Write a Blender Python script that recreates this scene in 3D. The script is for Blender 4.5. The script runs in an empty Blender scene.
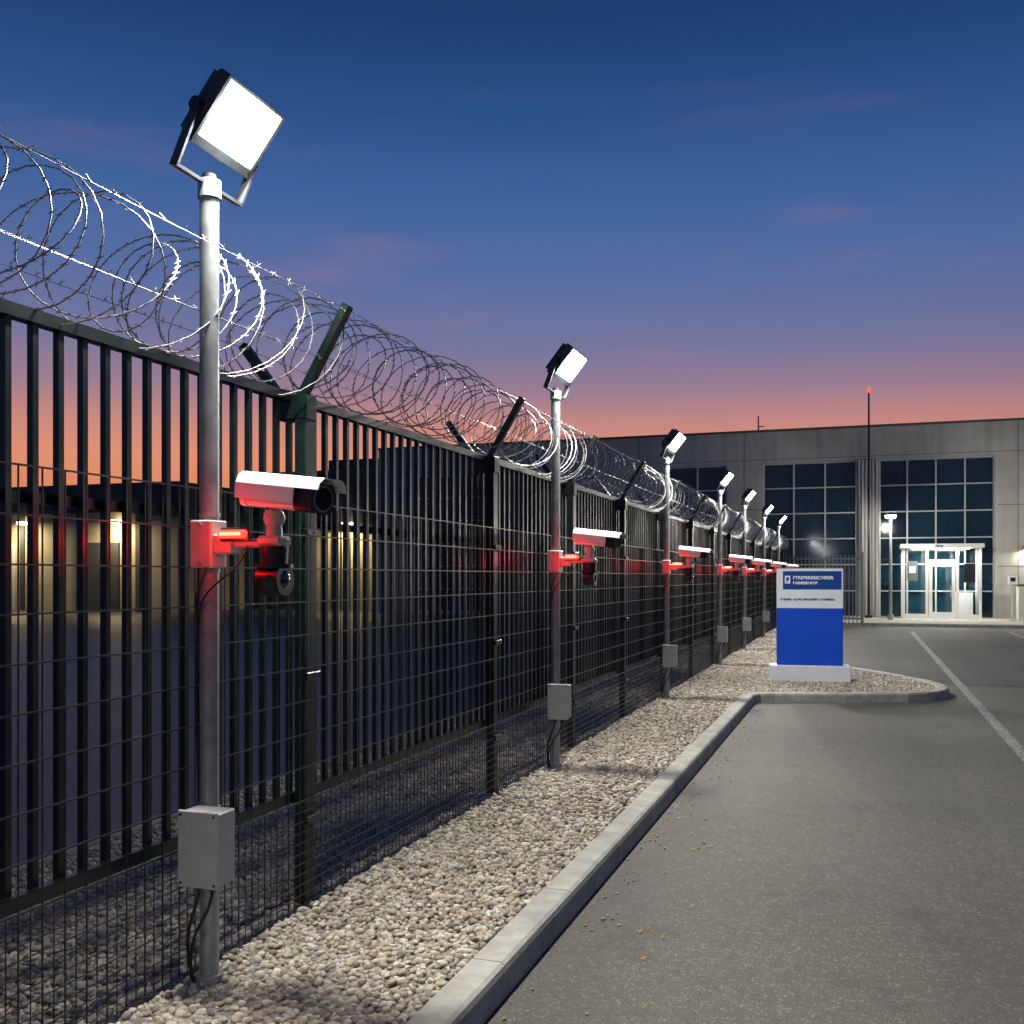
import bpy, math, random
import numpy as np
from mathutils import Vector, Matrix
random.seed(7); np.random.seed(7)
scene=bpy.context.scene
COL=scene.collection
rad=math.radians

# ---------------------------------------------------------------- materials
def mat(name, base, rough=0.6, metal=0.0, var=0.0, vscale=8.0, bump=0.0, bscale=60.0, emis=None, estr=0.0, spec=None, coat=0.0, streak=0.0):
    m=bpy.data.materials.new(name); m.use_nodes=True
    nt=m.node_tree; b=nt.nodes['Principled BSDF']
    b.inputs['Base Color'].default_value=(*base,1); b.inputs['Roughness'].default_value=rough
    b.inputs['Metallic'].default_value=metal
    if spec is not None: b.inputs['Specular IOR Level'].default_value=spec
    if coat: b.inputs['Coat Weight'].default_value=coat
    tc=nt.nodes.new('ShaderNodeTexCoord')
    if var>0:
        n=nt.nodes.new('ShaderNodeTexNoise'); n.inputs['Scale'].default_value=vscale; n.inputs['Detail'].default_value=6; n.inputs['Roughness'].default_value=.65
        nt.links.new(tc.outputs['Object'],n.inputs['Vector'])
        r=nt.nodes.new('ShaderNodeValToRGB')
        r.color_ramp.elements[0].position=.3; r.color_ramp.elements[1].position=.7
        r.color_ramp.elements[0].color=(*[c*(1-var) for c in base],1); r.color_ramp.elements[1].color=(*[min(1,c*(1+var)) for c in base],1)
        nt.links.new(n.outputs['Fac'],r.inputs['Fac']); out=r.outputs['Color']
        if streak>0:
            mp=nt.nodes.new('ShaderNodeMapping'); mp.inputs['Scale'].default_value=(2.6,2.6,.16); nt.links.new(tc.outputs['Object'],mp.inputs['Vector'])
            n3=nt.nodes.new('ShaderNodeTexNoise'); n3.inputs['Scale'].default_value=1.0; n3.inputs['Detail'].default_value=5; nt.links.new(mp.outputs['Vector'],n3.inputs['Vector'])
            r3=nt.nodes.new('ShaderNodeValToRGB'); r3.color_ramp.elements[0].position=.38; r3.color_ramp.elements[1].position=.62
            r3.color_ramp.elements[0].color=(1-streak,1-streak,1-streak,1); r3.color_ramp.elements[1].color=(1,1,1,1); nt.links.new(n3.outputs['Fac'],r3.inputs['Fac'])
            x=nt.nodes.new('ShaderNodeMix'); x.data_type='RGBA'; x.blend_type='MULTIPLY'; x.inputs[0].default_value=1
            nt.links.new(out,x.inputs[6]); nt.links.new(r3.outputs['Color'],x.inputs[7]); out=x.outputs[2]
        nt.links.new(out,b.inputs['Base Color'])
        mr=nt.nodes.new('ShaderNodeMapRange'); mr.inputs['To Min'].default_value=max(.03,rough-.1); mr.inputs['To Max'].default_value=min(1,rough+.12)
        nt.links.new(n.outputs['Fac'],mr.inputs['Value']); nt.links.new(mr.outputs['Result'],b.inputs['Roughness'])
    if bump>0:
        n2=nt.nodes.new('ShaderNodeTexNoise'); n2.inputs['Scale'].default_value=bscale; n2.inputs['Detail'].default_value=4
        nt.links.new(tc.outputs['Object'],n2.inputs['Vector'])
        bp=nt.nodes.new('ShaderNodeBump'); bp.inputs['Strength'].default_value=bump; bp.inputs['Distance'].default_value=.01
        nt.links.new(n2.outputs['Fac'],bp.inputs['Height']); nt.links.new(bp.outputs['Normal'],b.inputs['Normal'])
    if emis:
        b.inputs['Emission Color'].default_value=(*emis,1); b.inputs['Emission Strength'].default_value=estr
    return m

M_galv=mat('galvanised_steel',(.32,.34,.34),.4,.4,.25,14,.05,80,streak=.2)
M_black=mat('black_green_paint',(.006,.010,.0095),.31,0,.25,5,.03,60)
M_green=mat('dark_green_paint',(.005,.018,.015),.38,0,.3,6,.05,50)
M_wire=mat('coated_wire',(.016,.022,.024),.35,.0)
M_razor=mat('razor_wire_steel',(.36,.36,.36),.42,.5,.3,30)
M_white=mat('white_enamel',(.72,.72,.70),.35,0,.06,12,.02,40)
M_brk=mat('bracket_paint',(.36,.36,.35),.4,0,.1,12,.02,40)
M_boxg=mat('grey_box_paint',(.42,.43,.42),.45,0,.1,10,.04,120)
M_gate=mat('gate_steel',(.16,.17,.17),.45,.2,.1,10)
M_dark=mat('dark_plastic',(.012,.012,.014),.35)
M_lens=mat('lens_glass',(.004,.004,.008),.05,0,coat=1)
M_head=mat('lamp_housing',(.07,.075,.08),.4,.3,.15,20)
M_led=mat('led_panel',(1,1,1),.3,emis=(.93,.97,1),estr=45)
M_red=mat('red_led',(.8,.01,.005),.3,emis=(1,.016,.010),estr=9)
M_redhot=mat('red_led_core',(.8,.05,.03),.3,emis=(1,.085,.045),estr=10)
M_cable=mat('rubber_cable',(.01,.01,.01),.6)
M_kerb=mat('kerb_concrete',(.33,.32,.285),.85,0,.3,6,.35,120)
M_conc=mat('facade_concrete',(.42,.40,.36),.85,0,.16,.6,.15,18,streak=.16)
M_pil=mat('pilaster_concrete',(.55,.53,.49),.8,0,.08,2)
M_joint=mat('panel_joint',(.1,.095,.09),.9)
M_glass=mat('dark_window_glass',(.006,.024,.040),.03,0,spec=.7,var=.4,vscale=.4)
M_mull=mat('window_mullion',(.45,.48,.48),.4,.3)
M_frame=mat('white_door_frame',(.75,.75,.72),.4)
M_clear=mat('entrance_glass',(.9,.95,.95),.03)
M_clear.node_tree.nodes['Principled BSDF'].inputs['Transmission Weight'].default_value=1
M_clear.node_tree.nodes['Principled BSDF'].inputs['IOR'].default_value=1.05
M_lampw=mat('warm_lamp_glow',(1,1,1),.3,emis=(1,.95,.82),estr=18)
M_lampy=mat('yellow_lamp_glow',(1,1,1),.3,emis=(1,.78,.4),estr=14)
M_blue=mat('sign_blue',(.003,.065,.54),.35,0,.05,3)
M_navy=mat('sign_navy',(.006,.05,.24),.35)
M_signw=mat('sign_white',(.72,.74,.78),.4,0,.05,6)
M_wtext=mat('sign_lettering',(.85,.85,.85),.4)
M_ware=mat('warehouse_cladding',(.34,.29,.19),.7,0,.15,1)
M_wdark=mat('warehouse_dark_cladding',(.035,.035,.04),.7,0,.2,1)
M_yard=mat('yard_asphalt',(.045,.05,.062),.42,0,.4,.35,.3,60)

def asphalt(name,c,seed):
    m=bpy.data.materials.new(name); m.use_nodes=True; nt=m.node_tree; N=nt.nodes; L=nt.links; b=N['Principled BSDF']
    tc=N.new('ShaderNodeTexCoord'); mp=N.new('ShaderNodeMapping'); mp.inputs['Location'].default_value=(seed,seed,0)
    L.new(tc.outputs['Object'],mp.inputs['Vector'])
    def noise(s,d=5,r=.6):
        n=N.new('ShaderNodeTexNoise'); n.inputs['Scale'].default_value=s; n.inputs['Detail'].default_value=d; n.inputs['Roughness'].default_value=r
        L.new(mp.outputs['Vector'],n.inputs['Vector']); return n
    def ramp(src,a,bb,ca,cb):
        r=N.new('ShaderNodeValToRGB'); e=r.color_ramp.elements
        e[0].position=a; e[1].position=bb; e[0].color=(*ca,1); e[1].color=(*cb,1); L.new(src,r.inputs['Fac']); return r
    def mul(a,bq,blend='MULTIPLY',f=1.0):
        x=N.new('ShaderNodeMix'); x.data_type='RGBA'; x.blend_type=blend; x.inputs[0].default_value=f
        L.new(a,x.inputs[6]); L.new(bq,x.inputs[7]); return x.outputs[2]
    big=ramp(noise(.45,6).outputs['Fac'],.3,.72,[v*.7 for v in c],[v*1.3 for v in c])
    fine=ramp(noise(150,3,.7).outputs['Fac'],.36,.64,(.3,.3,.3),(1.8,1.76,1.64))
    med=ramp(noise(9,6,.75).outputs['Fac'],.3,.7,(.8,.8,.8),(1.18,1.18,1.16))
    v=N.new('ShaderNodeTexVoronoi'); v.inputs['Scale'].default_value=80; L.new(mp.outputs['Vector'],v.inputs['Vector'])
    chips=ramp(v.outputs['Color'],.68,.88,(1,1,1),(2.1,2.0,1.75))
    o=mul(mul(mul(big.outputs['Color'],fine.outputs['Color']),med.outputs['Color']),chips.outputs['Color'])
    st=ramp(noise(1.7,4,.6).outputs['Fac'],.58,.68,(1,1,1),(.76,.76,.76))
    o=mul(o,st.outputs['Color'])
    sp=N.new('ShaderNodeSeparateXYZ'); L.new(tc.outputs['Object'],sp.inputs[0])
    wv=N.new('ShaderNodeMath'); wv.operation='SINE'; ml=N.new('ShaderNodeMath'); ml.operation='MULTIPLY'; ml.inputs[1].default_value=3.7; L.new(sp.outputs['X'],ml.inputs[0]); L.new(ml.outputs[0],wv.inputs[0])
    tr=ramp(wv.outputs[0],.1,.95,(1.04,1.04,1.04),(.9,.9,.9)); o=mul(o,tr.outputs['Color'])
    L.new(o,b.inputs['Base Color'])
    rr=N.new('ShaderNodeMapRange'); rr.inputs['To Min'].default_value=.58; rr.inputs['To Max'].default_value=.85
    L.new(noise(.9,5).outputs['Fac'],rr.inputs['Value']); L.new(rr.outputs['Result'],b.inputs['Roughness'])
    bp=N.new('ShaderNodeBump'); bp.inputs['Strength'].default_value=.8; bp.inputs['Distance'].default_value=.008
    L.new(noise(110,4,.7).outputs['Fac'],bp.inputs['Height']); L.new(bp.outputs['Normal'],b.inputs['Normal'])
    return m
M_road=asphalt('road_asphalt',(.072,.068,.058),3.0)
M_lot=asphalt('parking_asphalt',(.048,.047,.044),11.0)

def worn_paint():
    m=mat('road_paint',(.6,.6,.56),.7); nt=m.node_tree; N=nt.nodes; b=N['Principled BSDF']
    tc=N.new('ShaderNodeTexCoord'); n=N.new('ShaderNodeTexNoise'); n.inputs['Scale'].default_value=22; n.inputs['Detail'].default_value=8; n.inputs['Roughness'].default_value=.75
    nt.links.new(tc.outputs['Object'],n.inputs['Vector'])
    r=N.new('ShaderNodeValToRGB'); e=r.color_ramp.elements; e[0].position=.43; e[1].position=.6; e[0].color=(.075,.072,.065,1); e[1].color=(.36,.35,.32,1)
    nt.links.new(n.outputs['Fac'],r.inputs['Fac']); nt.links.new(r.outputs['Color'],b.inputs['Base Color']); return m
M_paint=worn_paint()

def pebble_mat():
    m=bpy.data.materials.new('pebbles'); m.use_nodes=True; nt=m.node_tree; N=nt.nodes; L=nt.links; b=N['Principled BSDF']
    a=N.new('ShaderNodeAttribute'); a.attribute_name='pcol'
    tc=N.new('ShaderNodeTexCoord'); n=N.new('ShaderNodeTexNoise'); n.inputs['Scale'].default_value=70; n.inputs['Detail'].default_value=5
    L.new(tc.outputs['Object'],n.inputs['Vector'])
    r=N.new('ShaderNodeValToRGB'); e=r.color_ramp.elements; e[0].position=.3; e[1].position=.7; e[0].color=(.7,.7,.7,1); e[1].color=(1.15,1.13,1.1,1)
    L.new(n.outputs['Fac'],r.inputs['Fac'])
    x=N.new('ShaderNodeMix'); x.data_type='RGBA'; x.blend_type='MULTIPLY'; x.inputs[0].default_value=1
    L.new(a.outputs['Color'],x.inputs[6]); L.new(r.outputs['Color'],x.inputs[7]); L.new(x.outputs[2],b.inputs['Base Color'])
    b.inputs['Roughness'].default_value=.75; return m
M_peb=pebble_mat()
def bed_mat():
    m=bpy.data.materials.new('gravel_bed'); m.use_nodes=True; nt=m.node_tree; N=nt.nodes; L=nt.links; b=N['Principled BSDF']
    tc=N.new('ShaderNodeTexCoord'); v=N.new('ShaderNodeTexVoronoi'); v.inputs['Scale'].default_value=24; L.new(tc.outputs['Object'],v.inputs['Vector'])
    r=N.new('ShaderNodeValToRGB'); e=r.color_ramp.elements; e[0].position=.0; e[1].position=1; e[0].color=(.12,.11,.09,1); e[1].color=(.38,.34,.28,1)
    s=N.new('ShaderNodeSeparateColor'); L.new(v.outputs['Color'],s.inputs[0]); L.new(s.outputs[0],r.inputs['Fac']); L.new(r.outputs['Color'],b.inputs['Base Color'])
    bp=N.new('ShaderNodeBump'); bp.inputs['Strength'].default_value=1; bp.inputs['Distance'].default_value=.02; bp.invert=True
    L.new(v.outputs['Distance'],bp.inputs['Height']); L.new(bp.outputs['Normal'],b.inputs['Normal']); b.inputs['Roughness'].default_value=.9; return m
M_bed=bed_mat()

# ---------------------------------------------------------------- mesh collector
class MB:
    def __init__(s): s.v=[]; s.f=[]; s.m=[]; s.sm=[]; s.mats=[]
    def mi(s,m):
        if m not in s.mats: s.mats.append(m)
        return s.mats.index(m)
    def add(s,vs,fs,m,smooth=False):
        o=len(s.v); s.v+= [tuple(p) for p in vs]; i=s.mi(m)
        for f in fs: s.f.append(tuple(o+k for k in f)); s.m.append(i); s.sm.append(smooth)
    def box(s,lo,hi,m,M=None,bev=0):
        x0,y0,z0=lo; x1,y1,z1=hi
        if bev>0:
            b=bev; vs=[];fs=[]
            idx={}
            for sx in(0,1):
                for sy in(0,1):
                    for sz in(0,1):
                        X=(x0,x1)[sx];Y=(y0,y1)[sy];Z=(z0,z1)[sz]
                        ix=X+(b if sx==0 else -b); iy=Y+(b if sy==0 else -b); iz=Z+(b if sz==0 else -b)
                        for ax,p in enumerate(((X,iy,iz),(ix,Y,iz),(ix,iy,Z))):
                            idx[(sx,sy,sz,ax)]=len(vs); vs.append(p)
            I=lambda *a: idx[a]
            for k in(0,1):
                fs.append([I(k,0,0,0),I(k,1,0,0),I(k,1,1,0),I(k,0,1,0)])
                fs.append([I(0,k,0,1),I(1,k,0,1),I(1,k,1,1),I(0,k,1,1)])
                fs.append([I(0,0,k,2),I(1,0,k,2),I(1,1,k,2),I(0,1,k,2)])
            for a in(0,1):
                for c in(0,1):
                    fs.append([I(0,a,c,1),I(1,a,c,1),I(1,a,c,2),I(0,a,c,2)])
                    fs.append([I(a,0,c,0),I(a,1,c,0),I(a,1,c,2),I(a,0,c,2)])
                    fs.append([I(a,c,0,0),I(a,c,1,0),I(a,c,1,1),I(a,c,0,1)])
            for sx in(0,1):
                for sy in(0,1):
                    for sz in(0,1): fs.append([I(sx,sy,sz,0),I(sx,sy,sz,1),I(sx,sy,sz,2)])
        else:
            vs=[(x0,y0,z0),(x1,y0,z0),(x1,y1,z0),(x0,y1,z0),(x0,y0,z1),(x1,y0,z1),(x1,y1,z1),(x0,y1,z1)]
            fs=[(0,3,2,1),(4,5,6,7),(0,1,5,4),(1,2,6,5),(2,3,7,6),(3,0,4,7)]
        if M is not None: vs=[M@Vector(p) for p in vs]
        s.add(vs,fs,m)
    def cyl(s,p0,p1,r0,m,r1=None,n=16,caps=True,smooth=True,M=None):
        p0=Vector(p0);p1=Vector(p1); r1=r0 if r1 is None else r1
        d=(p1-p0).normalized(); a=d.orthogonal().normalized(); b=d.cross(a)
        vs=[]
        for p,r in((p0,r0),(p1,r1)):
            for i in range(n):
                t=2*math.pi*i/n; vs.append(p+a*(r*math.cos(t))+b*(r*math.sin(t)))
        fs=[(i,(i+1)%n,n+(i+1)%n,n+i) for i in range(n)]
        if M is not None: vs=[M@q for q in vs]
        s.add(vs,fs,m,smooth)
        if caps: s.add(vs,[tuple(range(n-1,-1,-1)),tuple(range(n,2*n))],m)
    def tube(s,pts,r,m,n=8,smooth=True):
        pts=[Vector(p) for p in pts]; vs=[];fs=[]; prev=None
        for k,p in enumerate(pts):
            d=(pts[min(k+1,len(pts)-1)]-pts[max(k-1,0)]).normalized()
            if prev is None: a=d.orthogonal().normalized()
            else:
                a=prev-d*prev.dot(d); a.normalize()
            prev=a; b=d.cross(a)
            for i in range(n):
                t=2*math.pi*i/n; vs.append(p+a*(r*math.cos(t))+b*(r*math.sin(t)))
        for k in range(len(pts)-1):
            for i in range(n): fs.append((k*n+i,k*n+(i+1)%n,(k+1)*n+(i+1)%n,(k+1)*n+i))
        s.add(vs,fs,m,smooth)
    def sphere(s,c,r,m,n=20,h=12,z0=-1,z1=1,sc=(1,1,1)):
        vs=[];fs=[]
        a0=math.asin(z0);a1=math.asin(z1)
        for j in range(h+1):
            t=a0+(a1-a0)*j/h
            for i in range(n):
                p=2*math.pi*i/n; vs.append((c[0]+sc[0]*r*math.cos(t)*math.cos(p),c[1]+sc[1]*r*math.cos(t)*math.sin(p),c[2]+sc[2]*r*math.sin(t)))
        for j in range(h):
            for i in range(n): fs.append((j*n+i,j*n+(i+1)%n,(j+1)*n+(i+1)%n,(j+1)*n+i))
        s.add(vs,fs,m,True)
    def mesh(s,name):
        me=bpy.data.meshes.new(name); me.from_pydata(s.v,[],s.f)
        for m in s.mats: me.materials.append(m)
        me.polygons.foreach_set('material_index',s.m); me.polygons.foreach_set('use_smooth',s.sm); me.update(); return me
    def obj(s,name,parent=None,me=None):
        o=bpy.data.objects.new(name,s.mesh(name)); COL.objects.link(o)
        if parent: o.parent=parent
        return o
def empty(name,loc=(0,0,0)):
    e=bpy.data.objects.new(name,None); e.location=loc; e.empty_display_size=.2; COL.objects.link(e); return e
def link(name,me,parent,loc=(0,0,0)):
    o=bpy.data.objects.new(name,me); COL.objects.link(o); o.parent=parent; o.location=loc; return o
def light(name,kind,loc,power,color,parent,size=.2,direction=None,size_y=None,spread=None):
    d=bpy.data.lights.new(name,kind); d.energy=power; d.color=color
    if kind=='AREA':
        d.size=size
        if size_y: d.shape='RECTANGLE'; d.size_y=size_y
        if spread: d.spread=spread
    else: d.shadow_soft_size=size
    o=bpy.data.objects.new(name,d); COL.objects.link(o); o.location=loc
    if parent: o.parent=parent
    if direction is not None: o.rotation_euler=Vector(direction).to_track_quat('-Z','Y').to_euler()
    return o

# ---------------------------------------------------------------- ground, road, lot
def sheet(name,poly,z,m):
    me=bpy.data.meshes.new(name); me.from_pydata([(x,y,z) for x,y in poly],[],[tuple(range(len(poly)))]); me.materials.append(m)
    o=bpy.data.objects.new(name,me); COL.objects.link(o); return o
sheet('ground',[(-900,-900),(900,-900),(900,900),(-900,900)],-.006,M_yard)
sheet('road',[(-1.5,-30),(60,-30),(60,36.6),(-1.5,36.6)],0,M_road)
sheet('parking_lot',[(1.45,17.2),(60,17.2),(60,36.55),(-1.3,36.55),(-1.3,19.2)],.004,M_lot)
mk=MB()
def strip(x0,x1,y0,y1,z=.009): mk.add([(x0,y0,z),(x1,y0,z),(x1,y1,z),(x0,y1,z)],[(0,1,2,3)],M_paint)
strip(1.39,1.51,-6,33.5)
for k in range(5):
    x=4.2+k*2.6; strip(x,x+.12,29.2,34.0)
strip(3.2,16,28.9,29.02,.0095)
mk.obj('road_markings')

# kerb path (road-facing top edge), interior is on the left of the path
path=[(-1.37,-8),(-1.37,13.72),(-1.30,13.9),(-1.13,13.98),(-.2,14.3),(.6,14.62),(.86,14.8),(1.08,15.1),(1.17,15.5),(1.15,15.95),(1.0,16.5),(.65,17.2),(.3,17.9),(-.2,18.6),(-.7,19.3),(-1.05,20.0),(-1.2,20.8),(-1.22,36.4)]
def resample(p,step):
    out=[p[0]]
    for a,b in zip(p[:-1],p[1:]):
        L=math.dist(a,b); n=max(1,int(round(L/step)))
        for i in range(1,n+1): out.append((a[0]+(b[0]-a[0])*i/n,a[1]+(b[1]-a[1])*i/n))
    return out
rp=resample(path,1.0)
kb=MB()
nrm=[]
for i,p in enumerate(rp):
    a=Vector(rp[max(i-1,0)]);b=Vector(rp[min(i+1,len(rp)-1)]); t=(b-a).normalized(); nrm.append(Vector((-t.y,t.x)))
W=.16;H=.125
prof=[(-.012,-.01),(0,H-.03),(.008,H-.01),(.025,H),(W-.01,H),(W,H-.012),(W,-.01)]
for i in range(len(rp)-1):
    a=Vector(rp[i]);b=Vector(rp[i+1]); t=(b-a).normalized(); g=.002
    dz=random.uniform(-.0015,.0015)
    vs=[]
    for p,n,s in((a,nrm[i],g),(b,nrm[i+1],-g)):
        for (u,z) in prof:
            q=p+n*u+t*s; vs.append((q.x,q.y,z+dz))
    k=len(prof)
    fs=[(j,j+1,k+j+1,k+j) for j in range(k-1)]+[tuple(range(k)),tuple(range(2*k-1,k-1,-1))]
    kb.add(vs,fs,M_kerb)
kb.obj('kerb')
inner=[(Vector(p)+n*(W-.02)) for p,n in zip(rp,nrm)]
bedpoly=[(q.x,q.y) for q in inner]+[(-4.35,36.4),(-4.35,-8)]
gb=empty('gravel')
o=sheet('gravel_bed',bedpoly,.088,M_bed); o.parent=gb
eb=MB(); eb.box((-4.41,-8,-.02),(-4.352,36.4,.1),M_kerb); eb.obj('concrete_edging')

# pebbles
import bmesh
def ico(sub):
    bm=bmesh.new(); bmesh.ops.create_icosphere(bm,subdivisions=sub,radius=1); bm.verts.ensure_lookup_table()
    v=np.array([q.co[:] for q in bm.verts]); f=np.array([[x.index for x in q.verts] for q in bm.faces]); bm.free(); return v,f
poly=np.array([(q.x-.0,q.y) for q in [(Vector(p)+n*(W+.012)) for p,n in zip(rp,nrm)]]+[(-4.33,36.3),(-4.33,-8)])
def inside(P):
    x,y=P[:,0],P[:,1]; c=np.zeros(len(P),bool); n=len(poly); j=n-1
    for i in range(n):
        xi,yi=poly[i];xj,yj=poly[j]
        cond=((yi>y)!=(yj>y))&(x<(xj-xi)*(y-yi)/(yj-yi+1e-12)+xi); c^=cond; j=i
    return c
pal=np.array([(.52,.455,.35),(.42,.365,.28),(.60,.555,.455),(.34,.30,.245),(.66,.605,.51),(.48,.385,.27),(.27,.25,.21),(.54,.495,.42)])*.95
def pebbles(name,y0,y1,sp,r0,r1,sub,extra=.35,z=.092,pts=None):
    V,F=ico(sub)
    if pts is None:
        xs=np.arange(-4.33,1.35,sp); ys=np.arange(y0,y1,sp*.95)
        g=np.array(np.meshgrid(xs,ys)).reshape(2,-1).T+np.random.uniform(-.42,.42,(len(xs)*len(ys),2))*sp
        g=g[inside(g)]
        n1=len(g); e=g[np.random.rand(n1)<extra]+np.random.uniform(-.5,.5,(1,2))*sp; e=e[inside(e)]
    else: g=pts; n1=len(g); e=g[:0]
    P=np.vstack([g,e]); n=len(P)
    zz=np.concatenate([np.random.uniform(-.004,.006,n1) if pts is None else np.zeros(n1),np.random.uniform(.008,.018,len(e))])+z
    zz=zz+(.007*np.sin(P[:,0]*3.1+1.2*np.sin(P[:,1]*1.3))+.006*np.sin(P[:,1]*2.7+P[:,0]*1.9) if pts is None else 0)
    R=np.random.uniform(r0,r1,n)*np.where(np.random.rand(n)<.15,1.3,1.0)
    S=np.stack([R*np.random.uniform(.85,1.35,n),R*np.random.uniform(.75,1.05,n),R*np.random.uniform(.5,.8,n)],1)
    a=np.random.uniform(0,2*np.pi,n); tl=np.random.uniform(-.5,.5,n)
    ca,sa,ct,st=np.cos(a),np.sin(a),np.cos(tl),np.sin(tl)
    L=V[None]*S[:,None,:]
    fr=np.random.uniform(0,6.28,(n,3))
    L*= (1+.13*np.sin(V[None,:,0]*2.3+fr[:,0:1])+.1*np.sin(V[None,:,1]*2.9+fr[:,1:2])+.08*np.sin(V[None,:,2]*3+fr[:,2:3]))[...,None]
    x=L[...,0];y=L[...,1];w=L[...,2]
    y2=y*ct[:,None]-w*st[:,None]; w2=y*st[:,None]+w*ct[:,None]
    X=x*ca[:,None]-y2*sa[:,None]+P[:,0:1]; Y=x*sa[:,None]+y2*ca[:,None]+P[:,1:2]; Z=w2+zz[:,None]
    co=np.stack([X,Y,Z],-1).reshape(-1,3).astype(np.float32)
    nv=len(V); faces=(F[None]+ (np.arange(n)*nv)[:,None,None]).reshape(-1).astype(np.int32); nf=n*len(F)
    me=bpy.data.meshes.new(name); me.vertices.add(len(co)); me.vertices.foreach_set('co',co.ravel())
    me.loops.add(nf*3); me.loops.foreach_set('vertex_index',faces)
    me.polygons.add(nf); me.polygons.foreach_set('loop_start',np.arange(nf,dtype=np.int32)*3)
    me.update(calc_edges=True); me.polygons.foreach_set('use_smooth',np.ones(nf,bool))
    c=pal[np.random.randint(0,len(pal),n)]*np.random.uniform(.7,1.15,(n,1)); c=np.hstack([c,np.ones((n,1))])
    at=me.attributes.new('pcol','FLOAT_COLOR','POINT'); at.data.foreach_set('color',np.repeat(c,nv,axis=0).astype(np.float32).ravel())
    me.materials.append(M_peb); o=bpy.data.objects.new(name,me); COL.objects.link(o); o.parent=gb
pebbles('pebbles_a',1.2,6.4,.028,.0115,.0185,2)
pebbles('pebbles_b',6.4,21.0,.037,.016,.024,1,.3)
pebbles('pebbles_c',21.0,36.2,.075,.03,.045,1,.2)
ns=150; sx_=-1.34+np.abs(np.random.normal(0,.16,ns)); sy_=np.random.uniform(1.5,13.5,ns)
pebbles('stray_pebbles',0,0,1,.004,.010,1,0,.004,np.stack([sx_,sy_],1))

# ---------------------------------------------------------------- fence
fe=empty('perimeter_fence')
Y0,Y1=-4.0,36.0
XM=-2.55; XB=-2.66; TOP=2.58
posts=[-3.6,-1.1,1.5,4.31,6.95,9.1,11.25]+[13.65+2.45*k for k in range(10)]
b=MB(); y=Y0
while y<Y1:
    b.box((XB-.013,y-.0125,.62),(XB+.013,y+.0125,TOP-.02),M_black); y+=.115
b.obj('palisade_bars',fe)
b=MB()
b.box((XB-.026,Y0,TOP-.02),(XB+.026,Y1,TOP+.025),M_black)
b.box((XB+.018,Y0,.60),(XB+.045,Y1,.65),M_black)
b.box((XB-.045,Y0,1.95),(XB-.018,Y1,1.99),M_black)
b.obj('rails',fe)
b=MB()
def vw(y,z0,z1,r=.0022): b.box((XM-r,y-r,z0),(XM+r,y+r,z1),M_wire)
def hw(z,r=.003,x=XM): b.box((x-r,Y0,z-r),(x+r,Y1,z+r),M_wire)
y=Y0
while y<Y1: vw(y,.11,2.06); y+=.1
y=Y0+.05
while y<Y1: vw(y,.11,.62,.0016); y+=.1
z=.12
while z<.62: hw(z,.0019,XM+.005); z+=.05
z=.62
while z<2.07: hw(z,.0032,XM+.006); z+=.16
b.obj('wire_mesh',fe)
b=MB()
for i,y in enumerate(posts):
    m=M_green if abs(y-4.31)<.1 else M_black
    b.box((XB+.04,y-.048,.05),(XB+.1,y+.048,TOP-.06),m,bev=.006)
    b.box((XB-.06,y-.052,TOP-.11),(XB+.11,y+.052,TOP+.012),m,bev=.006)
    b.box((XB+.1,y-.06,.085),(XB+.16,y+.06,.1),m)
    for z in (.5,1.2,1.9):
        b.box((XM-.02,y-.065,z),(XM+.014,y+.065,z+.035),M_black,bev=.004)
        b.cyl((XM+.012,y,z+.018),(XM+.018,y,z+.018),.006,M_black,n=8)
b.obj('posts',fe)
b=MB()
VR=Vector((XB+.30,0,TOP+.42)); VL=Vector((XB-.27,0,TOP+.27))
for i,y in enumerate(posts):
    m=M_green if abs(y-4.31)<.1 else M_black
    for tip in(VR,VL):
        base=Vector((XB+.02*(1 if tip.x>XB else -1),y,TOP-.05)); t=Vector((tip.x,y,tip.z)); d=t-base; Lg=d.length
        Mx=Matrix.Translation(base)@d.to_track_quat('Z','Y').to_matrix().to_4x4()
        b.box((-.025,-.022,0),(.025,.022,Lg+.02),m,Mx,bev=.004)
b.obj('outrigger_arms',fe)
# razor wire
rz=MB()
def helix(cx,cz,R,pitch,hand,ph,ya,yb,n=22,wr=.0032):
    tot=int((yb-ya)/pitch*n); pts=[]
    for k in range(tot+1):
        t=2*math.pi*k/n; yy=ya+(yb-ya)*k/tot
        w=.06*math.sin(t*.37+ph)+.035*math.sin(t*.83+ph*2)
        r=R*(1+.09*math.sin(t*.29+ph*3))
        pts.append(Vector((cx+r*math.cos(hand*t+ph)*.95+.02*math.sin(yy*2.1+ph),yy+w+.10*math.sin(hand*t+ph+1.0),cz+r*math.sin(hand*t+ph)+.02*math.sin(yy*1.3))))
    rz.tube(pts,wr,M_razor,n=5)
    for k in range(0,len(pts)-1):
        near=pts[k].y<14
        for s in ((.0,.5) if near else (.0,)):
            p=pts[k].lerp(pts[k+1],s); d=(pts[k+1]-pts[k]).normalized(); o=d.orthogonal().normalized()
            ang=random.choice((0,1.57)); o=Matrix.Rotation(ang+random.uniform(-.3,.3),3,d)@o
            L=.019;wd=.008
            rz.add([p-d*wd+o*.001,p+d*.002,p+d*L*.75+o*L*.65,p-d*.002+o*.004],[(0,1,2,3)],M_razor)
            rz.add([p+d*wd-o*.001,p-d*.002,p-d*L*.75-o*L*.65,p+d*.002-o*.004],[(0,1,2,3)],M_razor)
helix(XB,TOP+.28,.255,.33,1,0.3,Y0,Y1)
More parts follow.
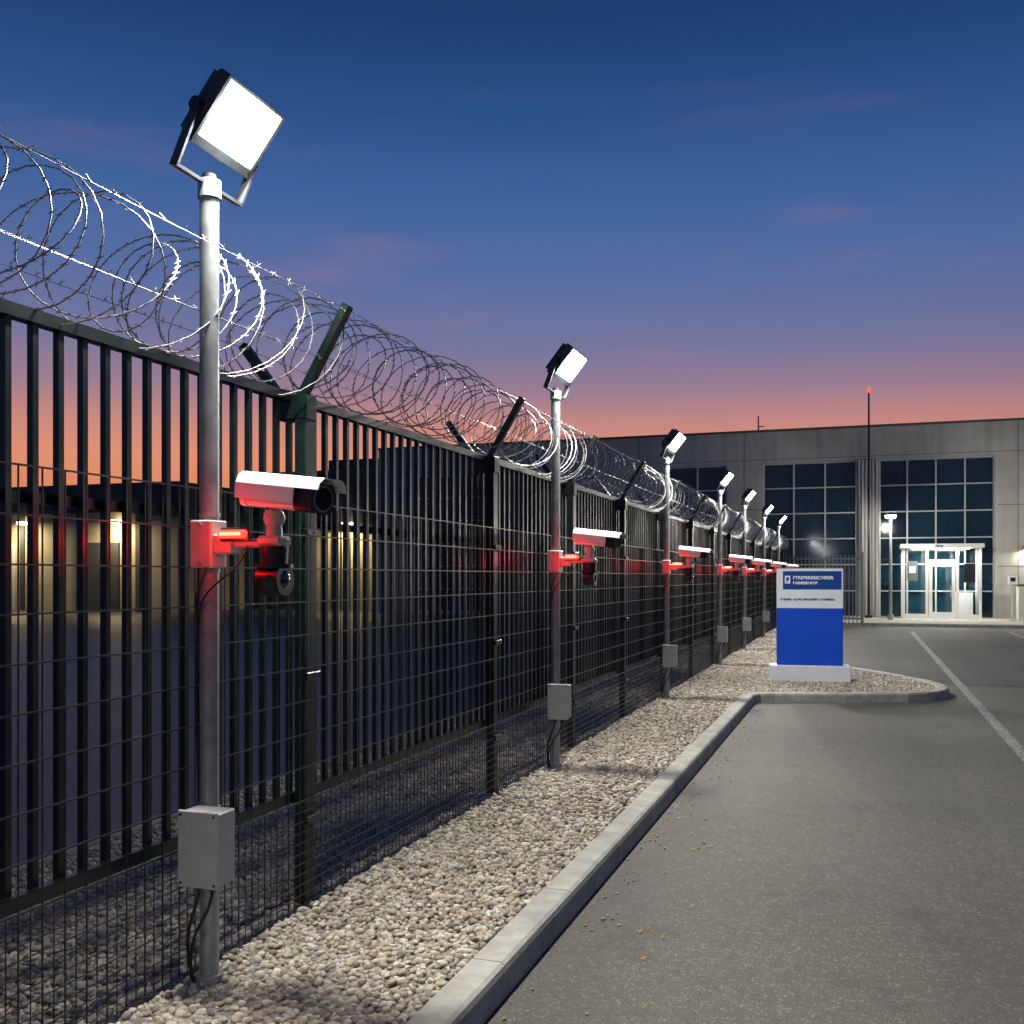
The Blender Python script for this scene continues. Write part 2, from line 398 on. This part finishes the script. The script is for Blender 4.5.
helix(XB,TOP+.285,.245,.33,-1,1.1,Y0,Y1)
helix(XB+.03,TOP+.25,.21,.45,1,2.6,Y0,Y1)
def strand(x,z,sag=.02,barbs=True):
    pts=[]; ps=[Y0]+[p for p in posts if Y0<p<Y1]+[Y1]
    for a,c in zip(ps[:-1],ps[1:]):
        for k in range(8):
            s=k/8; pts.append(Vector((x,a+(c-a)*s,z-sag*4*s*(1-s))))
    pts.append(Vector((x,Y1,z))); rz.tube(pts,.0018,M_razor,n=5)
    yy=Y0
    while barbs and yy<16:
        p=Vector((x,yy,z-.01))
        for _ in range(2):
            d=Vector((random.uniform(-1,1),random.uniform(-.5,.5),random.uniform(-1,1))).normalized()*.016
            rz.cyl(p-d,p+d,.0014,M_razor,n=4,caps=False)
        yy+=.12
strand(VR.x,VR.z); strand(VL.x,VL.z); strand(XB+.17,TOP+.2); strand(XB,TOP+.26,.01,False)
rz.obj('razor_wire')

# far return fence in front of building
fr=MB(); x=-2.5
while x<.0:
    fr.box((x-.014,36.0,.1),(x+.014,36.03,2.45),M_gate); x+=.13
fr.box((-2.5,36.032,2.3),(.0,36.06,2.35),M_gate); fr.box((-2.5,36.032,.25),(.0,36.06,.31),M_gate)
fr.box((-.02,35.96,0),(.05,36.06,2.55),M_gate)
fr.obj('steel_gate')

# ---------------------------------------------------------------- floodlight poles
th=rad(38); hY=Vector((.25,.968,0)); out=Vector((.968,-.25,0))
n_=(out*math.cos(th)+Vector((0,0,-math.sin(th)))); up_=(out*math.sin(th)+Vector((0,0,math.cos(th))))
roll=Matrix.Rotation(rad(-9),3,n_)
h_=(roll@hY).normalized(); up_=(roll@up_).normalized()
HC=Vector((.125,.015,3.48-.1))
Mh=Matrix(((h_.x,up_.x,n_.x,HC.x),(h_.y,up_.y,n_.y,HC.y),(h_.z,up_.z,n_.z,HC.z),(0,0,0,1)))
pole=MB(); PH=3.15
pole.cyl((0,0,-.05),(0,0,PH),.038,M_galv,n=24)
pole.cyl((0,0,PH-.04),(0,0,PH+.03),.046,M_galv,n=24)
pole.cyl((0,0,-.02),(0,0,.02),.055,M_galv,n=24)
for z in (.44,.66): pole.cyl((0,0,z),(0,0,z+.025),.045,M_galv,n=24)
for z in (1.62,1.84): pole.cyl((0,0,z),(0,0,z+.015),.043,M_galv,n=24)
pole_me=pole.mesh('pole')
hd=MB()
hw_,hh_=.158,.146
hd.box((-hw_,-hh_,-.075),(hw_,hh_,-.012),M_head,Mh,bev=.010)
r=.014
hd.box((-hw_,hh_-r,-.012),(hw_,hh_,.010),M_head,Mh,bev=.002); hd.box((-hw_,-hh_,-.012),(hw_,-hh_+r+.026,.010),M_head,Mh,bev=.002)
hd.box((-hw_,-hh_+r,-.012),(-hw_+r,hh_-r,.010),M_head,Mh); hd.box((hw_-r,-hh_+r,-.012),(hw_,hh_-r,.010),M_head,Mh)
for k in range(11):
    x=-hw_+.015+k*.029; hd.box((x,-hh_+.02,-.11),(x+.006,hh_-.02,-.075),M_head,Mh)
hd.box((-.06,-.05,-.15),(.06,.05,-.11),M_head,Mh,bev=.006)
hd.box((-hw_+r,-hh_+r+.026,-.01),(hw_-r,hh_-r,-.002),M_led,Mh)
base_c=Vector((0,0,PH+.035)); mount=Mh@Vector((0,-.02,-.05)); pl=h_
for s in(-1,1):
    side=mount+pl*(s*(hw_+.016)); foot=base_c+pl*(s*(hw_+.016))
    d=side-foot; Lg=d.length
    zc=d.normalized(); xc=pl; yc=zc.cross(xc).normalized()
    Mx=Matrix(((xc.x,yc.x,zc.x,foot.x),(xc.y,yc.y,zc.y,foot.y),(xc.z,yc.z,zc.z,foot.z),(0,0,0,1)))
    hd.box((-.005,-.022,-.02),(.005,.022,Lg+.03),M_head,Mx)
    hd.cyl(side-pl*.014,side+pl*.014,.028,M_dark,n=14)
zc=(mount-base_c).normalized(); yc=zc.cross(pl).normalized()
Mx=Matrix(((pl.x,yc.x,zc.x,base_c.x),(pl.y,yc.y,zc.y,base_c.y),(pl.z,yc.z,zc.z,base_c.z),(0,0,0,1)))
hd.box((-hw_-.021,-.022,-.026),(hw_+.021,.022,-.014),M_head,Mx)
hd.cyl(base_c+Vector((0,0,-.04)),base_c+Vector((0,0,.02)),.028,M_dark,n=14)
head_me=hd.mesh('floodlight_head')
jb=MB()
jb.box((-.015,-.165,.42),(.155,-.045,.70),M_boxg,bev=.006)
jb.box((-.02,-.172,.413),(.16,-.16,.707),M_boxg,bev=.004)
for sx in(-.005,.145):
    for z in(.43,.69): jb.cyl((sx,-.176,z),(sx,-.17,z),.005,M_dark,n=8)
jb.box((-.045,-.046,.48),(.05,.03,.52),M_galv); jb.box((-.045,-.046,.6),(.05,.03,.64),M_galv)
jb.cyl((.03,-.1,.385),(.03,-.1,.42),.014,M_dark,n=10); jb.cyl((.09,-.1,.385),(.09,-.1,.42),.014,M_dark,n=10)
jb_me=jb.mesh('junction_box')
cb=MB()
def bez(p0,p1,p2,p3,n=14):
    p0,p1,p2,p3=map(Vector,(p0,p1,p2,p3)); return [p0*(1-t)**3+p1*3*t*(1-t)**2+p2*3*t*t*(1-t)+p3*t**3 for t in [i/n for i in range(n+1)]]
cb.tube(bez((.03,-.1,.39),(.0,-.1,.25),(-.1,-.06,.2),(-.03,-.05,-.02)),.007,M_cable)
cb.tube(bez((.09,-.1,.39),(.06,-.1,.22),(-.05,-.08,.25),(-.055,-.04,-.02)),.006,M_cable)
cb.tube(bez((-.02,-.042,.72),(-.03,-.046,1.0),(-.03,-.046,1.4),(-.02,-.042,1.66)),.004,M_cable)
cb_me=cb.mesh('cable')

# security camera unit (local origin at pole axis, ground z=.1)
cz=-.1; DX=.045
cam=MB()
cam.box((-.05,-.06,1.735+cz),(.05,.05,1.925+cz),M_brk,bev=.006)
cam.box((.05,-.05,1.79+cz),(.13,.03,1.87+cz),M_brk,bev=.008)
cam.box((.12,-.02,1.815+cz),(.32+DX,.02,1.85+cz),M_brk,bev=.008)
cam.box((.20+DX,-.045,1.82+cz),(.31+DX,.04,1.86+cz),M_brk,bev=.01)
cam.cyl((.255+DX,0,1.86+cz),(.255+DX,0,1.92+cz),.032,M_brk,n=18,r1=.028)
cam.sphere((.255+DX,0,1.93+cz),.042,M_brk)
for z in (1.755,1.905): cam.cyl((.0,-.065,z+cz),(.0,-.06,z+cz),.008,M_galv,n=8)
bracket_me=cam.mesh('bracket')
def prof_extrude(mb,prof,x0,x1,m,M,cap=True,smooth=False):
    k=len(prof); vs=[M@Vector((x0,a,c)) for a,c in prof]+[M@Vector((x1,a,c)) for a,c in prof]
    mb.add(vs,[(j,(j+1)%k,k+(j+1)%k,k+j) for j in range(k)],m,smooth)
    if cap: mb.add(vs,[tuple(range(k-1,-1,-1)),tuple(range(k,2*k))],m)
cam=MB()
Mc=Matrix.Translation((.20,0,2.035+cz))@Matrix.Rotation(rad(7),4,'Y')@Matrix.Rotation(rad(-14),4,'Z')
def rrect(w,h,r,n=5):
    out=[]
    for cx,cy,a in((w-r,h-r,0),(-w+r,h-r,90),(-w+r,-h+r,180),(w-r,-h+r,270)):
        for i in range(n+1):
            t=rad(a+90*i/n); out.append((cx+r*math.cos(t),cy+r*math.sin(t)))
    return out
prof_extrude(cam,rrect(.056,.054,.022),.03,.29,M_white,Mc)
prof_extrude(cam,rrect(.059,.057,.024),.29,.382,M_dark,Mc)
prof_extrude(cam,rrect(.061,.059,.024),-.0,.03,M_white,Mc)
cam.cyl((.382,0,0),(.388,0,0),.042,M_lens,n=24,M=Mc)
cam.cyl((.380,0,0),(.3845,0,0),.05,M_gate,n=24,M=Mc)
arch=[(-.074,-.03),(-.076,.03),(-.068,.058),(-.046,.076),(.046,.076),(.068,.058),(.076,.03),(.074,-.03)]
for (pa,pb) in [(arch[j],arch[j+1]) for j in range(len(arch)-1)]:
    ia=(pa[0]*.95,pa[1]-(.004 if pa[1]>.04 else 0)); ib=(pb[0]*.95,pb[1]-(.004 if pb[1]>.04 else 0))
    prof_extrude(cam,[pa,pb,ib,ia],-.015,.30 if abs(pa[0]-pb[0])<.004 else .425,M_white,Mc)
bullet_me=cam.mesh('bullet_camera')
dm=MB(); q=.255+DX
dm.cyl((q,-.0,1.745+cz),(q,0,1.82+cz),.05,M_dark,n=24,r1=.055)
dm.cyl((q,0,1.735+cz),(q,0,1.75+cz),.072,M_dark,n=24)
dm.sphere((q,0,1.69+cz),.062,M_lens)
dm.cyl((q-.05,0,1.69+cz),(q+.05,0,1.69+cz),.0625,M_dark,n=24)
dm.cyl((q+.01,-.05,1.68+cz),(q+.02,-.068,1.675+cz),.03,M_dark,n=20)
dm.cyl((q+.0105,-.055,1.68+cz),(q+.0205,-.071,1.675+cz),.02,M_lens,n=20)
dome_me=dm.mesh('dome_camera')
bc=MB()
bc.box((.10,-.095,1.85+cz),(.225,-.065,1.882+cz),M_red,bev=.008)
bc.box((.115,-.098,1.86+cz),(.21,-.094,1.873+cz),M_redhot,bev=.001)
bc.box((.095,-.066,1.838+cz),(.23,-.052,1.892+cz),M_dark,bev=.004)
beacon_me=bc.mesh('red_beacon')
cc=MB()
cc.tube(bez((.03,-.05,1.76+cz),(.02,-.08,1.66+cz),(-.03,-.07,1.62+cz),(-.03,-.042,1.55+cz)),.005,M_cable)
cc.tube(bez((.2,-.03,1.82+cz),(.15,-.06,1.66+cz),(.0,-.08,1.70+cz),(-.02,-.042,1.5+cz)),.0045,M_cable)
camcable_me=cc.mesh('camera_cable')

PX=-2.46
polesY=[-1.5,3.37,8.15,13.26,18.55,22.6,27.3,32.2]  # first pole continues the row unseen, added to light the foreground
for i,y in enumerate(polesY):
    e=empty('floodlight_pole',(PX,y,.1))
    link('pole',pole_me,e); link('floodlight_head',head_me,e); link('junction_box',jb_me,e); link('cable',cb_me,e)
    p=Mh@Vector((0,0,.016))
    light('flood_lamp','AREA',p,190,(1,.97,.89),e,size=.27,direction=n_,size_y=.22)
    light('lens_spill','POINT',Mh@Vector((0,0,.08)),11,(.97,.98,1),e,size=.06)
    c=empty('security_camera',(PX,y,.1))
    link('bracket',bracket_me,c); link('bullet_camera',bullet_me,c); link('dome_camera',dome_me,c); link('red_beacon',beacon_me,c); link('camera_cable',camcable_me,c)
    light('red_lamp','POINT',(.14,-.20,1.84+cz),2.3,(1,.003,.001),c,size=.012)

# ---------------------------------------------------------------- sign
sg=empty('monument_sign',(-.77,16.15,.09)); sg.rotation_euler=(0,0,rad(6))
b=MB(); b.box((-.6,-.2,-.05),(.6,.2,.25),M_signw,bev=.012); b.obj('plinth',sg)
b=MB(); b.box((-.49,-.10,.25),(.49,.10,1.13),M_blue); b.box((-.49,-.10,1.13),(.49,.10,1.74),M_signw,bev=.0)
b.box((-.488,-.097,1.74),(.488,.097,1.755),M_gate)
b.obj('panel',sg)
b=MB(); b.box((-.40,-.106,1.42),(.465,-.1,1.70),M_navy); 
b.box((-.37,-.11,1.51),(-.29,-.106,1.63),M_wtext); b.box((-.35,-.112,1.55),(-.31,-.11,1.61),M_navy)
b.box((-.36,-.112,1.525),(-.33,-.11,1.54),M_navy)
b.obj('header_band',sg)
def text(s,size,loc,m,parent,name):
    c=bpy.data.curves.new(name,'FONT'); c.body=s; c.size=size; c.extrude=.001; c.offset=.002; c.materials.append(m)
    o=bpy.data.objects.new(name,c); COL.objects.link(o); o.parent=parent; o.location=loc; o.rotation_euler=(rad(90),0,0); return o
text('FTREPERESECVIRER',.07,(-.25,-.108,1.575),M_wtext,sg,'title_lettering')
text('BAEMESECKOR',.055,(-.25,-.108,1.50),M_wtext,sg,'subtitle_lettering')
text('BUREMA  ALUBIC EPALIVESET  A NVIEMAN',.042,(-.43,-.103,1.25),M_navy,sg,'notice_lettering')

# ---------------------------------------------------------------- main building
YF=42.2; HT=7.65; D=14
bd=empty('office_building')
wins=[(-19.5,-15.6),(-7.76,-5.3),(-3.84,-.19),(.64,4.80)]
ztop=6.35
b=MB(); xl=-21.4; xr=16
cur=xl
for a,c in wins:
    b.box((cur,YF,0),(a,YF+.35,ztop),M_conc); cur=c
b.box((cur,YF,0),(xr,YF+.35,ztop),M_conc)
b.box((xl,YF,ztop),(xr,YF+.35,HT),M_conc)
b.box((xl,YF+.35,0),(xl+.3,YF+D,HT),M_conc); b.box((xr-.3,YF+.35,0),(xr,YF+D,HT),M_conc)
b.box((xl+.3,YF+D-.3,0),(xr-.3,YF+D,HT),M_conc)
b.box((xl+.3,YF+.35,HT-.5),(xr-.3,YF+D-.3,HT-.3),M_joint)
b.obj('walls',bd)
b=MB(); b.box((xl-.05,YF-.06,HT),(xr+.05,YF+.4,HT+.09),M_joint); b.obj('parapet_cap',bd)
b=MB()
for x in [-19.9,-17.5,-14,-11.5,-9,-4.6,5.6,8.3,11,13.7]:
    b.box((x-.012,YF-.003,0.0),(x+.012,YF,HT),M_joint)
for (x0,x1) in [(xl,-7.9),(-5.2,-3.9),(4.9,xr)]:
    b.box((x0,YF-.004,4.45),(x1,YF-.0005,4.475),M_joint); b.box((x0,YF-.004,2.1),(x1,YF-.0005,2.125),M_joint)
b.box((xl,YF-.004,ztop+.15),(xr,YF-.0005,ztop+.17),M_joint)
b.obj('panel_joints',bd)
b=MB()
for k in range(6):
    x=-.13+k*.13; b.box((x,YF-.10,0),(x+.07,YF,ztop),M_pil)
b.obj('fluted_pilaster',bd)
g=MB(); mu=MB()
for (a,c),nc in zip(wins,(4,2,3,4)):
    zs=[.15,1.15,2.2,3.24,4.28,5.32,ztop]
    for k in range(nc):
        for j in range(6):
            x0=a+(c-a)*k/nc; x1=a+(c-a)*(k+1)/nc; e1,e2,e3=[random.uniform(-.006,.006) for _ in range(3)]
            g.add([(x0,YF+.17+e1,zs[j]),(x1,YF+.17+e2,zs[j]),(x1,YF+.17+e2+e3,zs[j+1]),(x0,YF+.17+e1+e3,zs[j+1])],[(0,1,2,3)],M_glass)
    mu.box((a,YF+.05,.0),(c,YF+.2,.15),M_mull)
    for k in range(nc+1):
        x=a+(c-a)*k/nc; x=min(max(x,a+.03),c-.03); mu.box((x-.03,YF+.06,.15),(x+.03,YF+.155,ztop-.03),M_mull)
    for z in (1.15,2.2,3.24,4.28,5.32,ztop-.03):
        mu.box((a,YF+.075,z-.025),(c,YF+.158,z+.025),M_mull)
g.obj('windows',bd); mu.obj('window_mullions',bd)
# entrance vestibule
ex0,ex1,ey0,ey1,eh=1.50,4.16,40.9,YF,2.95
b=MB()
b.box((ex0-.12,ey0-.25,eh-.16),(ex1+.12,ey1-.005,eh),M_frame,bev=.01)
for x in (ex0,ex0+.82,ex0+1.88,ex1):
    b.box((x-.05,ey0,.12),(x+.05,ey0+.1,eh-.16),M_frame)
b.box((ex0+.05,ey0+.01,.12),(ex0+.77,ey0+.09,.3),M_frame); b.box((ex0+1.93,ey0+.01,.12),(ex1-.05,ey0+.09,.3),M_frame)
b.box((ex0+.87,ey0+.01,2.25),(ex0+1.83,ey0+.09,2.36),M_frame)
b.box((ex0-.05,ey1-.12,.12),(ex0+.05,ey1-.006,eh-.16),M_frame); b.box((ex1-.05,ey1-.12,.12),(ex1+.05,ey1-.006,eh-.16),M_frame)
dx0,dx1=ex0+.89,ex0+1.81
for (x0,x1,z0,z1) in ((dx0,dx0+.12,.13,2.24),(dx1-.12,dx1,.13,2.24),(dx0+.12,dx1-.12,.13,.38),(dx0+.12,dx1-.12,2.1,2.24)):
    b.box((x0,ey0+.02,z0),(x1,ey0+.075,z1),M_frame)
b.cyl((dx1-.16,ey0-.03,.95),(dx1-.16,ey0-.03,1.35),.015,M_galv,n=8)
b.obj('entrance_frame',bd)
b=MB()
b.box((ex0+.05,ey0+.045,.3),(ex0+.77,ey0+.055,eh-.17),M_clear); b.box((ex0+1.93,ey0+.045,.3),(ex1-.05,ey0+.055,eh-.17),M_clear)
b.box((dx0+.12,ey0+.045,.38),(dx1-.12,ey0+.055,2.1),M_clear)
b.box((ex0-.01,ey0+.1,.13),(ex0,ey1-.12,eh-.17),M_clear); b.box((ex1,ey0+.1,.13),(ex1+.01,ey1-.12,eh-.17),M_clear)
b.obj('entrance_glass',bd)
b=MB()
b.box((ex0+.12,ey0+.035,1.55),(ex0+.5,ey0+.042,2.3),M_gate); b.box((ex0+2.1,ey0+.035,1.5),(ex0+2.5,ey0+.042,2.2),M_dark)
b.box((ex0+.2,ey0+.02,1.85),(ex0+.42,ey0+.034,2.1),M_wtext)
b.box((ex0+1.9,YF-.35,.12),(ex0+2.5,YF-.02,1.1),M_signw)
b.obj('door_notices',bd)
b=MB(); b.box((ex0+.3,ey0+.4,eh-.175),(ex1-.3,ey0+.8,eh-.162),M_lampw); b.obj('ceiling_lamp',bd)
light('entrance_lamp','AREA',((ex0+ex1)/2,ey0+.6,eh-.19),130,(1,.95,.82),bd,size=2,size_y=.4,direction=(0,0,-1))
light('canopy_lamp','AREA',((ex0+ex1)/2,ey0-.12,eh-.17),120,(1,.96,.85),bd,size=2.2,size_y=.15,direction=(0,-.2,-1))
t=text('Bldg',.16,(2.6,ey0-.256,eh-.14),M_navy,bd,'entrance_lettering')
wl=MB()
wlx=[5.9,9.5,-4.55,-9.5]  # all but the first are added to brighten the facade
for x in wlx:
    wl.box((x-.13,YF-.16,2.75),(x+.13,YF-.003,2.9),M_head,bev=.01); wl.box((x-.1,YF-.15,2.74),(x+.1,YF-.03,2.75),M_lampw)
wl.obj('wall_lamps',bd)
for x in wlx: light('wall_lamp','AREA',(x,YF-.12,2.73),60,(1,.93,.78),bd,size=.2,direction=(0,-.35,-1))
an=MB(); an.cyl((-4.2,44,HT-.3),(-4.2,44,HT+.95),.03,M_dark,n=8); an.cyl((-4.2,44,HT+.5),(-3.95,44,HT+.5),.02,M_dark,n=6); an.obj('roof_antenna',bd)
fp=empty('signal_mast',(.25,41.2,.1)); b=MB(); b.cyl((0,0,0),(0,0,8.75),.06,M_dark,n=12,r1=.035); b.cyl((0,0,0),(0,0,.12),.15,M_dark,n=12); b.obj('mast',fp)
b=MB(); b.cyl((0,0,8.76),(0,0,8.95),.05,M_red,n=12); b.obj('red_beacon',fp)
uc=empty('utility_cabinet',(5.75,41.0,.12)); b=MB(); b.box((-.35,-.3,0),(1.8,.3,1.25),M_pil,bev=.02); b.box((-.4,-.35,1.25),(1.85,.35,1.32),M_joint,bev=.01)
b.box((-.3,-.31,.1),(.6,-.3,1.15),M_boxg); b.box((.7,-.31,.1),(1.7,-.3,1.15),M_boxg); b.cyl((.5,-.33,.6),(.5,-.31,.6),.03,M_dark,n=10); b.obj('cabinet_body',uc)
ic=empty('intercom_post',(5.15,40.2,.12)); b=MB(); b.cyl((0,0,0),(0,0,1.35),.04,M_boxg,n=12); b.box((-.15,-.12,1.3),(.15,.05,1.62),M_white,bev=.02); b.box((-.08,-.125,1.42),(.08,-.12,1.56),M_dark); b.cyl((0,0,0),(0,0,.03),.12,M_boxg,n=12); b.obj('intercom_body',ic)
sw=MB(); sw.box((-1.1,36.6,-.02),(30,YF-.001,.12),M_kerb,bev=.015); sw.obj('sidewalk')
b=MB()
b.cyl((0,0,0),(0,0,3.8),.06,M_galv,n=14,r1=.045); b.cyl((0,0,0),(0,0,.2),.11,M_galv,n=14); b.cyl((0,0,3.8),(0,0,3.86),.05,M_galv,n=12)
post_me=b.mesh('lamp_post')
b=MB(); b.cyl((0,0,3.86),(0,0,3.96),.24,M_head,n=24,r1=.17); b.cyl((0,0,3.76),(0,0,3.86),.17,M_lampw,n=24,r1=.2); lh_me=b.mesh('lamp_head')
for (x,y,pw) in ((1.0,39.6,320),(9.0,36.9,650),(16.5,36.9,650)):  # last two lamps are added out of view to light the facade
    sl=empty('street_or_fill_lamp',(x,y,.12)); link('lamp_post',post_me,sl); link('lamp_head',lh_me,sl)
    light('lamp_glow','POINT',(0,-.3,3.66),pw,(1,.95,.84),sl,size=.12)

# ---------------------------------------------------------------- warehouses beyond fence
wh=empty('warehouse'); b=MB()
b.box((-75,40,0),(-31,60,4.9),M_ware); b.box((-75.1,39.9,4.9),(-30.9,60,6.3),M_wdark)
for k in range(12):
    x=-73+k*3.6; b.box((x,39.9,0),(x+.25,40,4.9),M_wdark)
for k in range(6):
    x=-70+k*6.6; b.box((x,39.88,.0),(x+2.6,39.99,3.4),M_wdark if k%2 else M_boxg)
b.obj('walls',wh)
b=MB()
for x in (-58,-50,-40.3,-34.4): b.box((x-.2,39.6,4.35),(x+.2,39.88,4.5),M_lampy)
b.obj('wall_lamps',wh)
for x in (-58,-50,-40.3,-34.4): light('wall_lamp','AREA',(x,39.1,4.2),190,(1,.78,.45),wh,size=.5,direction=(0,.3,-1))
w2=empty('storage_hall'); b=MB()
b.box((-30,46,0),(-21.6,60,7.1),M_wdark); b.box((-27,45.95,0),(-23,46,4.0),M_ware); b.box((-30.1,45.9,7.1),(-21.5,60,7.25),M_joint)
for k in range(9): b.box((-27+k*.5,45.9,0),(-26.9+k*.5,45.95,4.0),M_wdark)
b.box((-28.5,50,7.25),(-25.5,54,8.3),M_wdark)
b.obj('walls',w2)
b=MB(); b.box((-25.3,45.6,4.3),(-24.7,45.9,4.5),M_lampy); b.obj('wall_lamp_fixture',w2)
light('wall_lamp','AREA',(-25,45.2,4.2),200,(1,.78,.4),w2,size=.5,direction=(0,.35,-1))

# leaves
lf=MB(); M_leaf=mat('dry_leaf',(.28,.17,.06),.7)
for k in range(60):
    x=-1.32+abs(random.gauss(0,.35)) if k<42 else random.uniform(-1,3); y=random.uniform(2.4,12); a=random.uniform(0,6.28); s=random.uniform(.008,.018)
    c,sn=math.cos(a),math.sin(a); P=lambda u,v,z:(x+c*u-sn*v,y+sn*u+c*v,z)
    lf.add([P(-s*1.5,0,.006),P(0,-s*.6,.009),P(s*1.5,0,.014),P(0,s*.6,.012)],[(0,1,2,3)],M_leaf)
lf.obj('fallen_leaves')

# ---------------------------------------------------------------- sky
w=bpy.data.worlds.new('World'); scene.world=w; w.use_nodes=True; nt=w.node_tree; N=nt.nodes; L=nt.links
bg=N['Background']; tc=N.new('ShaderNodeTexCoord'); sx=N.new('ShaderNodeSeparateXYZ'); L.new(tc.outputs['Generated'],sx.inputs[0])
def ramp(stops):
    r=N.new('ShaderNodeValToRGB'); cr=r.color_ramp
    cr.elements[0].position=stops[0][0]; cr.elements[0].color=(*stops[0][1],1); cr.elements[1].position=stops[-1][0]; cr.elements[1].color=(*stops[-1][1],1)
    for p,c in stops[1:-1]:
        e=cr.elements.new(p); e.color=(*c,1)
    L.new(sx.outputs['Z'],r.inputs['Fac']); return r
r1=ramp([(0,(.5,.13,.04)),(.06,(.72,.22,.085)),(.115,(.76,.28,.17)),(.15,(.56,.245,.22)),(.18,(.33,.205,.28)),(.22,(.18,.18,.33)),(.28,(.10,.155,.36)),(.35,(.05,.125,.335)),(.42,(.023,.08,.25)),(.49,(.011,.046,.158)),(.7,(.007,.025,.09)),(1,(.006,.018,.06))])
r2=ramp([(0,(.07,.08,.12)),(.1,(.09,.10,.18)),(.2,(.075,.11,.22)),(.3,(.043,.1,.255)),(.45,(.013,.052,.17)),(1,(.006,.018,.06))])
dt=N.new('ShaderNodeVectorMath'); dt.operation='DOT_PRODUCT'; dt.inputs[1].default_value=Vector((-.42,.91,0)).normalized(); L.new(tc.outputs['Generated'],dt.inputs[0])
mr=N.new('ShaderNodeMapRange'); mr.interpolation_type='SMOOTHSTEP'; mr.inputs['From Min'].default_value=.45; mr.inputs['From Max'].default_value=.97; L.new(dt.outputs['Value'],mr.inputs['Value'])
mx=N.new('ShaderNodeMix'); mx.data_type='RGBA'; L.new(mr.outputs['Result'],mx.inputs[0]); L.new(r2.outputs['Color'],mx.inputs[6]); L.new(r1.outputs['Color'],mx.inputs[7])
mp=N.new('ShaderNodeMapping'); mp.inputs['Scale'].default_value=(2.2,2.2,13); mp.inputs['Rotation'].default_value=(.12,.05,0); mp.inputs['Location'].default_value=(.35,.1,.2); L.new(tc.outputs['Generated'],mp.inputs['Vector'])
nz=N.new('ShaderNodeTexNoise'); nz.inputs['Scale'].default_value=1.6; nz.inputs['Detail'].default_value=5; nz.inputs['Roughness'].default_value=.5; L.new(mp.outputs['Vector'],nz.inputs['Vector'])
m2=N.new('ShaderNodeMapRange'); m2.interpolation_type='SMOOTHSTEP'; m2.inputs['From Min'].default_value=.54; m2.inputs['From Max'].default_value=.82; m2.inputs['To Max'].default_value=.38; L.new(nz.outputs['Fac'],m2.inputs['Value'])
zf=N.new('ShaderNodeMapRange'); zf.inputs['From Min'].default_value=.48; zf.inputs['From Max'].default_value=.2; L.new(sx.outputs['Z'],zf.inputs['Value'])
mm=N.new('ShaderNodeMath'); mm.operation='MULTIPLY'; L.new(m2.outputs['Result'],mm.inputs[0]); L.new(zf.outputs['Result'],mm.inputs[1])
wm=N.new('ShaderNodeMix'); wm.data_type='RGBA'; L.new(mm.outputs[0],wm.inputs[0]); L.new(mx.outputs[2],wm.inputs[6]); wm.inputs[7].default_value=(.45,.2,.24,1)
sky=N.new('ShaderNodeTexSky'); sky.sky_type='NISHITA'; sky.sun_disc=False; sky.sun_elevation=rad(-4); sky.sun_rotation=rad(-21)
sc_=N.new('ShaderNodeMix'); sc_.data_type='RGBA'; sc_.blend_type='ADD'; sc_.inputs[0].default_value=.03; L.new(wm.outputs[2],sc_.inputs[6]); L.new(sky.outputs['Color'],sc_.inputs[7])
L.new(sc_.outputs[2],bg.inputs['Color']); bg.inputs['Strength'].default_value=1.0

# ---------------------------------------------------------------- camera
cd=bpy.data.cameras.new('camera'); co=bpy.data.objects.new('camera',cd); COL.objects.link(co); scene.camera=co
cd.sensor_width=36; cd.lens=36*1000/1024; cd.shift_y=65/1024; cd.clip_end=3000; cd.clip_start=.05
co.location=(0,0,1.7); co.rotation_euler=(rad(90),0,math.atan(.35))
scene.view_settings.view_transform='Standard'; scene.view_settings.look='None'; scene.view_settings.exposure=0
